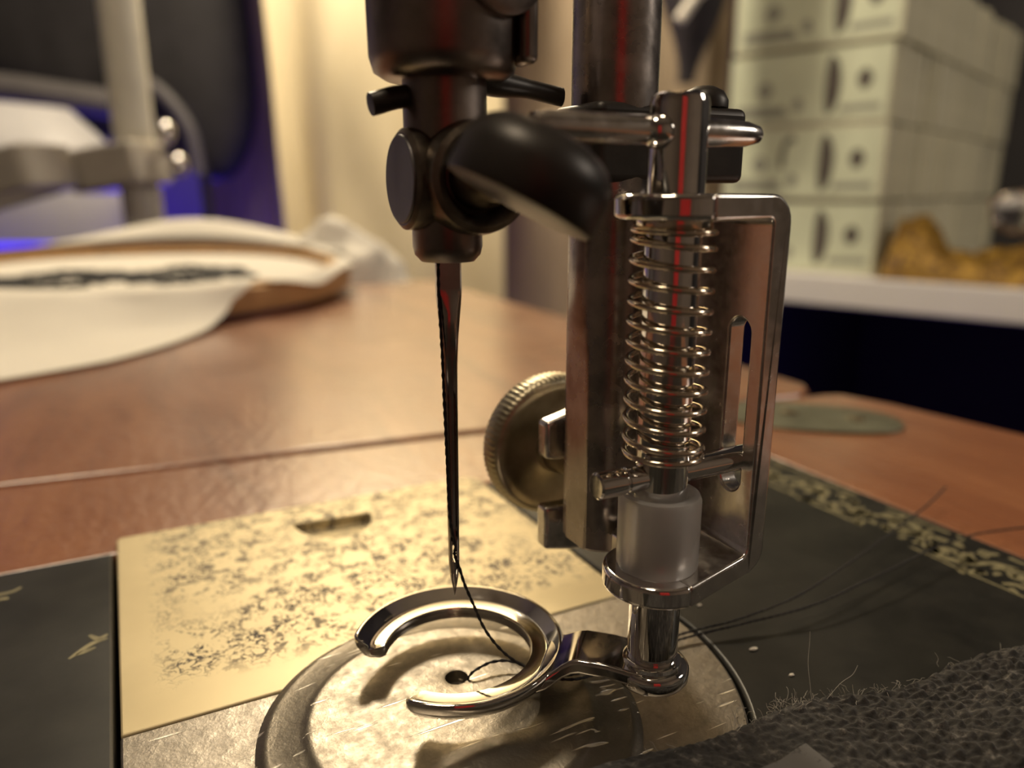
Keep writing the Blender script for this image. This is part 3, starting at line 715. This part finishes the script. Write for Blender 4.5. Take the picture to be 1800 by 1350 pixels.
# specks of lint on the bed
for x, y, r, lb in ((27.2, -7.3, 0.28, 'pale lint speck on the bed near the throat plate'), (27.4, -11.8, 0.2, 'yellowish lint speck on the bed right of the rod base'), (28.0, 1.2, 0.18, 'tiny white fibre speck on the bed below the threads')):
    bm2 = bmesh.new(); bmesh.ops.create_icosphere(bm2, subdivisions=2, radius=r)
    for v in bm2.verts: v.co = Vector((v.co.x * 1.9, v.co.y, v.co.z * 0.5)) * (0.8 + 0.4 * noise.noise(v.co * 9)) + Vector((x, y, r * 0.4))
    me = bpy.data.meshes.new('lint_speck'); bm2.to_mesh(me); bm2.free(); me.transform(Matrix.Scale(S, 4))
    tag(link('lint_speck', me, 'lint', None, smooth=60), lb, 'lint', 'lint on the bed')

# ------------------------------------------------------------------ embroidery hoop with white cloth on the leaf
HC = Vector((-15, 294)); HR = 84
hoop = thing('embroidery_hoop', 'round wooden embroidery hoop lying on the cabinet leaf', 'embroidery hoop', (HC.x, HC.y, 0))
def tilt(p):                                                       # the far side rests on gathered cloth
    return Vector((p.x, p.y, p.z + 2.6 + 0.03 * (p.y - HC.y)))
fh = frame((HC.x, HC.y, 0), (0, 0, 1))
def hring(prof):
    mb = MB().lathe(prof, 120, fh, caps=False); mb.v = [tilt(v) for v in mb.v]; return mb
build(hring([(HR - 4.2, 2.0), (HR, 2.0), (HR + 0.4, 6), (HR, 9.6), (HR - 4.2, 9.6), (HR - 4.2, 2.0)]), 'outer_ring', 'hoop_wood', hoop, smooth=40)
build(hring([(HR - 8.6, 0.05), (HR - 4.8, 0.05), (HR - 4.7, 10.6), (HR - 8.4, 10.6), (HR - 8.6, 0.05)]), 'inner_ring', 'hoop_wood', hoop, smooth=40)
build(MB().box((HC.x - 100, HC.y - 4, 5), (HC.x - 83, HC.y + 4, 11)), 'tension_screw_block', 'dull_nickel', hoop, bevel=1)
hc = thing('hoop_cloth', 'white cloth stretched in the hoop and draped over its near edge', 'cloth', (HC.x, HC.y, 0))
def cloth_disc(u, v):
    a = 2 * PI * u; r = (HR - 9) * v
    return tilt(Vector((HC.x + r * math.cos(a), HC.y + r * math.sin(a), 6.6 + 0.3 * math.sin(a * 3) * v)))
build(MB().grid(72, 14, cloth_disc, wrap_u=True), 'stretched_cloth', 'white_cloth', hc, smooth=60)
# drape over the near left part of the rim, running out over the wood
REACH = [(200, 190), (240, 172), (252, 158), (257, 150), (265, 136), (274, 113), (281, 97), (286, 89), (293, 85)]
def reach(d):
    for (a0, r0), (a1, r1) in zip(REACH, REACH[1:]):
        if d <= a1: return r0 + (r1 - r0) * (d - a0) / (a1 - a0)
    return REACH[-1][1]
def drape(u, v):
    d = 200 + 93 * u; a = math.radians(d); R1 = reach(d); R0 = HR - 9.2
    r = R0 + (R1 - R0) * v
    top = 11.9 + 2.6 + 0.03 * (r * math.sin(a))
    if r < HR - 8.2: h = 7 + (top - 7) * smooth01((r - R0) / 1.0)
    elif r < HR + 1: h = top
    else: h = 0.6 + (top - 0.6) * math.exp(-((r - HR - 1) / (5 + 0.22 * (R1 - HR))) ** 1.4)
    h += (0.9 * math.sin(a * 9) + 0.7 * math.sin(a * 17 + 1)) * smooth01((h - 0.7) / 4) * smooth01((r - HR) / 6)
    return Vector((HC.x + r * math.cos(a), HC.y + r * math.sin(a), max(h, 0.4)))
build(MB().grid(110, 60, drape), 'draped_edge', 'white_cloth', hc, smooth=70)
def mound(u, v):
    a = math.radians(15 + 150 * u); t = v
    r = HR - 3 + 40 * t
    w_ = math.exp(-((u - 0.36) / 0.26) ** 2)
    h = 14.6 + 2.4 * math.sin(a) + (15 * math.sin(PI * min(1, t * 1.1 + 0.06)) * w_ - 12 * t) + 1.6 * math.sin(u * 17 + 2 * t) * t * w_
    return Vector((HC.x + r * math.cos(a), HC.y + r * math.sin(a), max(h, 0.6)))
build(MB().grid(70, 24, mound), 'gathered_edge', 'white_cloth', hc, smooth=70)
def side_fold(u, v):
    a = math.radians(-62 + 80 * u); r = HR - 5 + 6.6 * v + 0.8 * math.sin(u * 14) * v
    h = 14.1 + 0.03 * r * math.sin(a) + 2.0 * math.sin(PI * v) * u - (3.2 + 2.4 * math.sin(u * 9 + 1)) * v * v * smooth01(u * 4)
    return Vector((HC.x + r * math.cos(a), HC.y + r * math.sin(a), h))
build(MB().grid(60, 10, side_fold), 'turned_edge', 'white_cloth', hc, smooth=70)
em = MB(); rr = random.Random(5)
for row in range(3):
    for i in range(34):
        cx = HC.x - 62 + i * 3.0 + rr.uniform(-1, 1); cy = HC.y - 30 + row * 15 + 7 * math.sin(i * 0.45 + row) + rr.uniform(-3, 3)
        a0 = rr.uniform(-0.6, 0.6); L = rr.uniform(2.5, 5.5)
        if math.hypot(cx - HC.x, cy - HC.y) > HR - 14: continue
        em.tube([tilt(q) for q in spline([(cx - L * math.cos(a0), cy - L * math.sin(a0), 6.9), (cx, cy + 0.6, 7.6), (cx + L * math.cos(a0), cy + L * math.sin(a0), 6.9)], 4)], 0.9, 6)
build(em, 'stitching', 'embroidery', hc, smooth=60, kind='stuff', label='black embroidery stitches')
# crumpled pale cloth beyond the hoop
def pile(u, v):
    a = 2 * PI * u; b = v * PI / 2
    q = Vector((math.cos(a) * math.cos(b), math.sin(a) * math.cos(b), math.sin(b)))
    k = 1 + 0.16 * noise.noise(q * 2.2 + Vector((3, 1, 0))) + 0.05 * noise.noise(q * 6)
    return Vector((86 + 36 * q.x * k, 344 + 34 * q.y * k, -19.9 + (44 - 16 * q.x) * q.z * k))
pl_ = build(MB().grid(60, 24, pile, wrap_u=True), 'crumpled_cloth', 'white_cloth', None, smooth=70)
tag(pl_, 'crumpled cream cloth heaped past the hoop, left of the needle', 'cloth')
# low stool beyond the leaf that carries the heap
st = thing('side_table', 'low pale table just beyond the end of the cabinet leaf', 'table', (40, 360, FZ))
build(MB().prism(rounded_rect(-120, 298, 126, 400, 8), -40, -20), 'table_top', 'shelf', st, bevel=1)
for x, y in ((-110, 306), (116, 306), (-110, 390), (116, 390)): build(MB().box((x - 8, y - 6, FZ), (x + 8, y + 6, -40)), 'leg', 'shelf', st, bevel=1)

# ------------------------------------------------------------------ curtains
def curtain(name, r0, r1, f0, f1, z0, z1, label, folds, amp, seed, lean=0.0, mat='curtain'):
    rr = random.Random(seed); ph = [rr.uniform(0, 6) for _ in range(5)]
    def fn(u, v):
        z = z0 + (z1 - z0) * v; r = r0 + (r1 - r0) * u; f = f0 + (f1 - f0) * u
        k = (1 - 0.35 * v)
        f += amp * k * (math.sin(u * folds * 2 * PI + ph[0] + 0.3 * v) + 0.45 * math.sin(u * folds * 4.3 * PI + ph[1]) + 0.25 * math.sin(v * 5 + u * 9 + ph[2]))
        r += lean * (1 - v) * (1 - u) ** 3
        f += 11 * noise.noise(Vector((u * 5 + v * 3, v * 13, seed)))
        return RM(r, f, z)
    o = build(MB().grid(150, 50, fn), name, mat, None, smooth=80)
    m = o.modifiers.new('thickness', 'SOLIDIFY'); m.thickness = 0.0016
    return tag(o, label, 'curtain')
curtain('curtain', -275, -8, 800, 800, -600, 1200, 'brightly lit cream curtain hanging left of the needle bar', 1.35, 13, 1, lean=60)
curtain('curtain', -30, 226, 845, 855, -600, 1200, 'shaded beige curtain between the needle bar and the banknotes', 2.0, 8, 2, mat='curtain_shaded')
curtain('curtain', -400, -300, 1010, 1010, -600, 1200, 'narrow dim curtain fold at the left of the bright one', 1.0, 8, 3, mat='curtain_shaded')
rod = MB().tube([RM(-420, 820, 1218), RM(300, 848, 1218)], 8, 16)
tag(build(rod, 'curtain_rod', 'blackened'), 'dark rod the curtains hang from, above the view', 'curtain rod')

# dark bag with a pale strap hanging at the right end of the curtain
bag = thing('hanging_bag', 'dark bag with pale strap hanging before the beige curtain', 'bag', RM(165, 770, 140))
def bagf(u, v):
    a = 2 * PI * u; z = 138 + 190 * v; k = (0.25 + 0.75 * smooth01(v * 2.2)) * (1 if v < 0.9 else 1 - (v - 0.9) * 5)
    r = 160 + 4 * math.sin(v * 6) + 31 * k * math.cos(a); f = 750 + 20 * k * math.sin(a)
    return RM(r, f, z)
build(MB().grid(36, 24, bagf, wrap_u=True), 'bag_body', 'strap', bag, smooth=60)
build(MB().tube(spline([RM(146, 724, 186), RM(158, 722, 204), RM(170, 724, 226), RM(172, 730, 330)], 8), 5, 10), 'pale_strap', 'white_cloth', bag)
build(MB().tube([RM(160, 750, 320), RM(160, 750, 1620)], 3, 8), 'cord', 'strap', bag)

# ------------------------------------------------------------------ white shelf with the banknotes
A = Vector((-0.743, 0.669)); Bv = Vector((0.669, 0.743)); C0 = Vector((337, 716)); SZ = -36.0
def sh(a, b, z):
    q = C0 + A * a + Bv * b; return RM(q.x, q.y, z)
shf = thing('wall_shelf', 'thick white shelf board carrying the banknote bundles', 'shelf', sh(0, 250, SZ - 28))
def shbox(mb, a0, a1, b0, b1, z0, z1):
    o = [sh(a0, b0, 0), sh(a1, b0, 0), sh(a1, b1, 0), sh(a0, b1, 0)]
    return mb.prism([(p.x, p.y) for p in o], z0, z1)
build(shbox(MB(), -520, 190, -22, 640, SZ - 28, SZ), 'board', 'shelf', shf, bevel=1.5)
for a in (-500, 170): build(shbox(MB(), a - 12, a + 12, 60, 630, FZ, SZ - 28), 'side_panel', 'dark_wall', shf, bevel=1)
build(shbox(MB(), -520, 190, 630, 642, FZ, 900), 'back_panel', 'dark_wall', shf, smooth=0)
# bundles: ten straps of notes each
STRAP = 10.2; BW, BH = 156.0, 68.0
def mesh_box(name, a, b, mat):
    mb = MB(); o = [A * a[0] + Bv * a[1], A * b[0] + Bv * a[1], A * b[0] + Bv * b[1], A * a[0] + Bv * b[1]]
    pts = []
    for q in o: p = RM(q.x, q.y, 0) - RM(0, 0, 0); pts.append((p.x, p.y))
    me = mb.prism(pts, a[2], b[2]).mesh(name); me.materials.append(M[mat]); return me
strap_me = [mesh_box('strap', (0.4 * k, 0.25, 0.4), (BW - 0.3 * k, STRAP - 0.25, BH - 0.5 * k), mt) for k, mt in ((0, 'note_edge'), (2, 'note_edge_b'), (4, 'note_edge'))]
face_me = mesh_box('note_face', (3, -0.12, 3), (BW - 3, 0.24, BH - 3), 'note_face')
def flat(pts, name, mat, d=-0.22):
    mb = MB(); n_ = len(pts); vv = []
    for dd in (d, d + 0.08):
        for a, z in pts:
            q = A * a + Bv * dd; p = RM(q.x, q.y, 0) - RM(0, 0, 0); vv.append(Vector((p.x, p.y, z)))
    mb.add(vv, [tuple(range(n_)), tuple(reversed(range(n_, 2 * n_)))] + [(i, (i + 1) % n_, (i + 1) % n_ + n_, i + n_) for i in range(n_)])
    me = mb.mesh(name); me.materials.append(M[mat]); return me
cir = lambda ca, cz, ra, rz: [(ca + ra * math.cos(2 * PI * i / 24), cz + rz * math.sin(2 * PI * i / 24)) for i in range(24)]
crescent = [(62 + 15 * math.cos(t), 35 + 27 * math.sin(t)) for t in [(-PI / 2 + PI * i / 14) for i in range(15)]]
crescent = [(56 - 11 * math.cos(t), 34 + 26 * math.sin(t)) for t in [(-PI / 2 + PI * i / 14) for i in range(15)]] + [(56 + 3.5 * math.cos(t), 34 + 26 * math.sin(t)) for t in [(PI / 2 - PI * i / 14) for i in range(1, 14)]]
crescent2 = [(88 + 10 * math.cos(t), 36 + 24 * math.sin(t)) for t in [(-0.3 + 2.4 * i / 14) for i in range(15)]] + [(88 + 5 * math.cos(t), 36 + 18 * math.sin(t)) for t in [(2.1 - 2.4 * i / 14) for i in range(15)]]
prints = {
    'seal': flat(cir(24, 37, 6.5, 8.5), 'seal', 'note_ink'),
    'faint_seal': flat(cir(118, 33, 8, 8), 'faint_seal', 'note_grey'),
    'portrait_shadow': flat(crescent, 'portrait_shadow', 'note_ink'),
    'portrait_arc': flat(crescent2, 'portrait_arc', 'note_ink'),
    'print_band': flat([(8, 10), (44, 9), (44, 15), (8, 16)], 'print_band', 'note_grey'),
    'lower_band': flat([(92, 8), (146, 8), (146, 19), (98, 18)], 'lower_band', 'note_grey'),
    'value_mark': flat(cir(84, 18, 5, 6), 'value_mark', 'note_grey'),
}
rows = ['bottom row of the stack, on the shelf', 'second row from the shelf', 'third row from the shelf', 'top row of the stack']
places = ['first bundle, showing its printed face, ', 'second bundle back, ', 'third bundle back, ', 'fourth bundle back, ', 'farthest bundle back, ']
rr = random.Random(21)
for r_ in range(4):
    for k in range(5):
        base = (rr.uniform(-1.5, 1.5), k * 104.0, SZ + 0.3 + r_ * 69.4)
        loc = sh(base[0], base[1], base[2])
        t_ = thing('banknote_bundle', 'green-grey banknotes, ' + places[k] + rows[r_], 'banknotes', loc, 'banknote bundles stacked on the white shelf')
        for s_ in range(10):
            q = Bv * (s_ * STRAP); d = RM(q.x, q.y, 0) - RM(0, 0, 0)
            o = bpy.data.objects.new('strap', strap_me[rr.randrange(3)]); COL.objects.link(o); o.parent = t_
            e = A * rr.uniform(-1.2, 1.2); e3 = RM(e.x, e.y, 0) - RM(0, 0, 0)
            o.location = (d + (e3 if s_ else Vector())) * S
        if k == 0:
            o = bpy.data.objects.new('printed_face', face_me); COL.objects.link(o); o.parent = t_; fc = o
            for nm_, me in prints.items():
                if nm_ == 'portrait_arc' and r_ != 1: continue
                p_ = bpy.data.objects.new(nm_, me); COL.objects.link(p_); p_.parent = fc
# gold cloth heaped before the bundles
def gold(u, v):
    a = -8 - 205 * u; b = -16 + 96 * v
    h = math.sin(PI * min(1, max(0, v))) ** 0.6 * (1 if u > 0.02 else u / 0.02)
    ridge = 34 + 14 * math.exp(-((u - 0.10) / 0.10) ** 2) - 10 * math.exp(-((u - 0.26) / 0.07) ** 2) + 8 * math.sin(u * 8 + 3 * v) + 7 * noise.noise(Vector((u * 9, v * 4, 2)))
    ridge += 5 * noise.noise(Vector((u * 26, v * 12, 5)))
    q = sh(a, b, SZ + 0.4 + max(0, ridge * h)); return q
gc = build(MB().grid(120, 46, gold), 'gold_cloth', 'gold_cloth', None, smooth=80)
tag(gc, 'crumpled gold brocade cloth on the white shelf before the banknotes', 'cloth')
# eyeglasses standing on the gold cloth
eg = thing('eyeglasses', 'thin-rimmed eyeglasses resting on the gold cloth at right edge', 'eyeglasses', sh(-120, 30, SZ + 42))
M['rim'] = simple('bright_rim', (0.85, 0.74, 0.60), 0.15, 1.0, 0.05, 200)
for k, ca in enumerate((-103, -151)):
    ctr = sh(ca, 36, SZ + 60)
    ring = [ctr + (sh(ca + 21 * math.cos(t), 36, 0) - sh(ca, 36, 0)) + Vector((0, 0, 17 * math.sin(t))) for t in [2 * PI * i / 40 for i in range(40)]]
    rim_ = build(MB().tube(ring, 1.0, 8, closed=True), 'rim', 'rim', eg, smooth=60)
    ln = MB().add([ctr] + ring, [(0, i + 1, (i + 1) % 40 + 1) for i in range(40)]); lo_ = build(ln, 'lens', 'glass_lens', eg, smooth=60)
    sm = lo_.modifiers.new('t', 'SOLIDIFY'); sm.thickness = 0.0012
build(MB().tube([sh(-124, 36, SZ + 64), sh(-127, 34, SZ + 67), sh(-130, 36, SZ + 64)], 1.0, 8), 'bridge', 'rim', eg)
build(MB().tube(spline([sh(-82, 36, SZ + 68), sh(-80, 40, SZ + 69), sh(-82, 80, SZ + 64), sh(-86, 130, SZ + 52)], 6), 1.5, 8), 'temple', 'rim', eg)
build(MB().lathe([(2.4, -3), (3.0, 0), (2.4, 3)], 16, frame(sh(-81, 36, SZ + 68), (0, 0, 1))), 'hinge_joint', 'rim', eg, smooth=60)

# ------------------------------------------------------------------ left background: stand, chair, tub
stand = thing('clamp_stand', 'grey upright stand pole with a clamped grey bracket', 'stand', RM(-262, 555, FZ))
PR, PF = -262, 555
build(MB().lathe([(13.2, FZ + 12), (13.2, 900)], 32, frame(RM(PR, PF, 0), (0, 0, 1))), 'pole', 'pole_grey', stand)
build(MB().lathe([(120, FZ), (118, FZ + 8), (20, FZ + 14), (13.4, FZ + 20)], 40, frame(RM(PR, PF, 0), (0, 0, 1))), 'base', 'pole_grey', stand)
fcl = frame(RM(PR - 9, PF - 4, 57.5), (0, 0, 1), RM(1, -0.35, 0) - RM(0, 0, 0)) @ Matrix.Rotation(math.radians(7), 4, 'Y').inverted()
build(MB().box((-32, -18, -14.5), (27, 18, 14.5), fcl), 'clamp_collar', 'bracket_grey', stand, bevel=3)
build(MB().tube([fcl @ Vector((26, 0, 4)), fcl @ Vector((40, 0, 6))], 3, 12), 'wing_screw', 'chrome', stand)
for p in ((43, 0, 17), (48, 0, -5)):
    build(MB().lathe([(1, -8), (5, -5), (6.2, 0), (5, 5), (1, 8)], 20, frame(fcl @ Vector(p), fcl.to_3x3() @ Vector((0.25, 0, 1)))), 'screw_wing', 'chrome', stand, smooth=60)
fg = frame(RM(PR - 75, PF - 26, 50), (0, 0, 1), RM(1, -0.3, 0) - RM(0, 0, 0)) @ Matrix.Rotation(math.radians(12), 4, 'Y').inverted()
gm = MB().prism(rounded_rect(-60, -22, 40, 22, 10), -14, 14, fg).mesh('g')
gcut = MB().prism(rounded_rect(-50, -14, 30, 14, 8), -20, 20, fg).mesh('gc')
link('grip_frame', cut(gm, [gcut]), 'bracket_grey', stand, smooth=30, bevel=2)
build(MB().tube([fg @ Vector((-14 + 11 * math.cos(t), -22, -20 - 12 * math.sin(t) * 1.1)) for t in [2 * PI * i / 28 for i in range(28)]], 1.8, 8, closed=True), 'hanging_ring', 'blackened', stand, smooth=60)

chair = thing('office_chair', 'black high-backed chair behind the grey stand pole', 'chair', RM(-480, 900, FZ))
def back(u, v):
    a = 2 * PI * u; b = -PI / 2 + PI * v
    ca, sa = math.cos(a), math.sin(a); cb, sb = math.cos(b), math.sin(b)
    e = lambda t, p: math.copysign(abs(t) ** p, t)
    x = 186 * e(ca, 0.55) * abs(cb) ** 0.45; y = 40 * e(sa, 0.8) * abs(cb) ** 0.5; z = 225 * e(sb, 0.6)
    z += -62 * smooth01((x - 30) / 120) * (1 if z < 0 else 0.2) + 55 * smooth01((-x) / 120) * (1 if z < 0 else 0)
    return RM(-486 + x - 0.05 * z, 930 + y, 320 + z)
build(MB().grid(64, 40, back, wrap_u=True), 'backrest', 'black_mesh', chair, smooth=70)
build(MB().tube(spline([RM(-640, 880, 150), RM(-560, 870, 150), RM(-470, 868, 138), RM(-400, 872, 128)], 8), 15, 14), 'armrest', 'grey_trim', chair, smooth=60)
build(MB().tube(spline([RM(-430, 880, 168), RM(-385, 878, 150), RM(-355, 880, 110), RM(-350, 885, 60)], 8), 7, 12), 'arm_bracket', 'grey_trim', chair, smooth=60)
build(MB().tube(spline([RM(-351, 900, 90), RM(-349, 900, -20), RM(-350, 905, -400)], 8), 6, 12), 'back_post', 'blackened', chair, smooth=60)
build(MB().prism(rounded_rect(-200, -200, 200, 200, 60), -430, -370, frame(RM(-500, 1180, 0), (0, 0, 1))), 'seat', 'black_mesh', chair, bevel=20)
build(MB().lathe([(260, FZ), (250, FZ + 30), (30, FZ + 60), (28, -430)], 40, frame(RM(-500, 1180, 0), (0, 0, 1))), 'pedestal', 'blackened', chair)

tub = thing('storage_tub', 'white rounded plastic tub glowing blue from the light behind', 'tub', RM(-505, 745, FZ))
def tubf(u, v):
    a = 2 * PI * u; z = -330 + 455 * v
    k = 1 - 0.35 * smooth01((v - 0.84) / 0.16) ** 2 - 0.16 * (1 - v)
    if v >= 1: k = 0.0
    rib = 1.0 + 0.02 * math.sin(v * 26)
    return RM(-505 + 135 * k * rib * math.cos(a), 745 + 85 * k * rib * math.sin(a), z)
build(MB().grid(56, 50, tubf, wrap_u=True), 'tub_body', 'white_plastic', tub, smooth=60)
build(MB().lathe([(70, FZ), (70, -330)], 40, frame(RM(-505, 745, 0), (0, 0, 1))), 'tub_base', 'white_plastic', tub)
led = build(MB().tube([RM(-520, 640, -3), RM(-345, 640, -3)], 3.5, 8), 'led_strip', 'led')
tag(led, 'glowing blue light strip low behind the hoop at left', 'light strip')

# red chair added behind the viewer for chrome reflections, standing in for red clothing
rc_ = thing('red_stand_in', 'added red chair standing in for red clothing, seen only reflected in the chrome', 'chair', RM(60, -420, FZ))
build(MB().prism(rounded_rect(-80, -20, 80, 20, 15), -150, 330, frame(RM(75, -420, 0), (0, 0, 1), RM(1, 0, 0) - RM(0, 0, 0))), 'backrest', 'red', rc_, bevel=10)
build(MB().prism(rounded_rect(-220, -220, 220, 220, 40), -300, -230, frame(RM(75, -640, 0), (0, 0, 1), RM(1, 0, 0) - RM(0, 0, 0))), 'seat', 'red', rc_, bevel=15)
for x, y in ((-110, -450), (260, -450), (-110, -830), (260, -830)): build(MB().lathe([(14, FZ), (16, -300)], 16, frame(RM(x, y, 0), (0, 0, 1))), 'leg', 'wood', rc_)
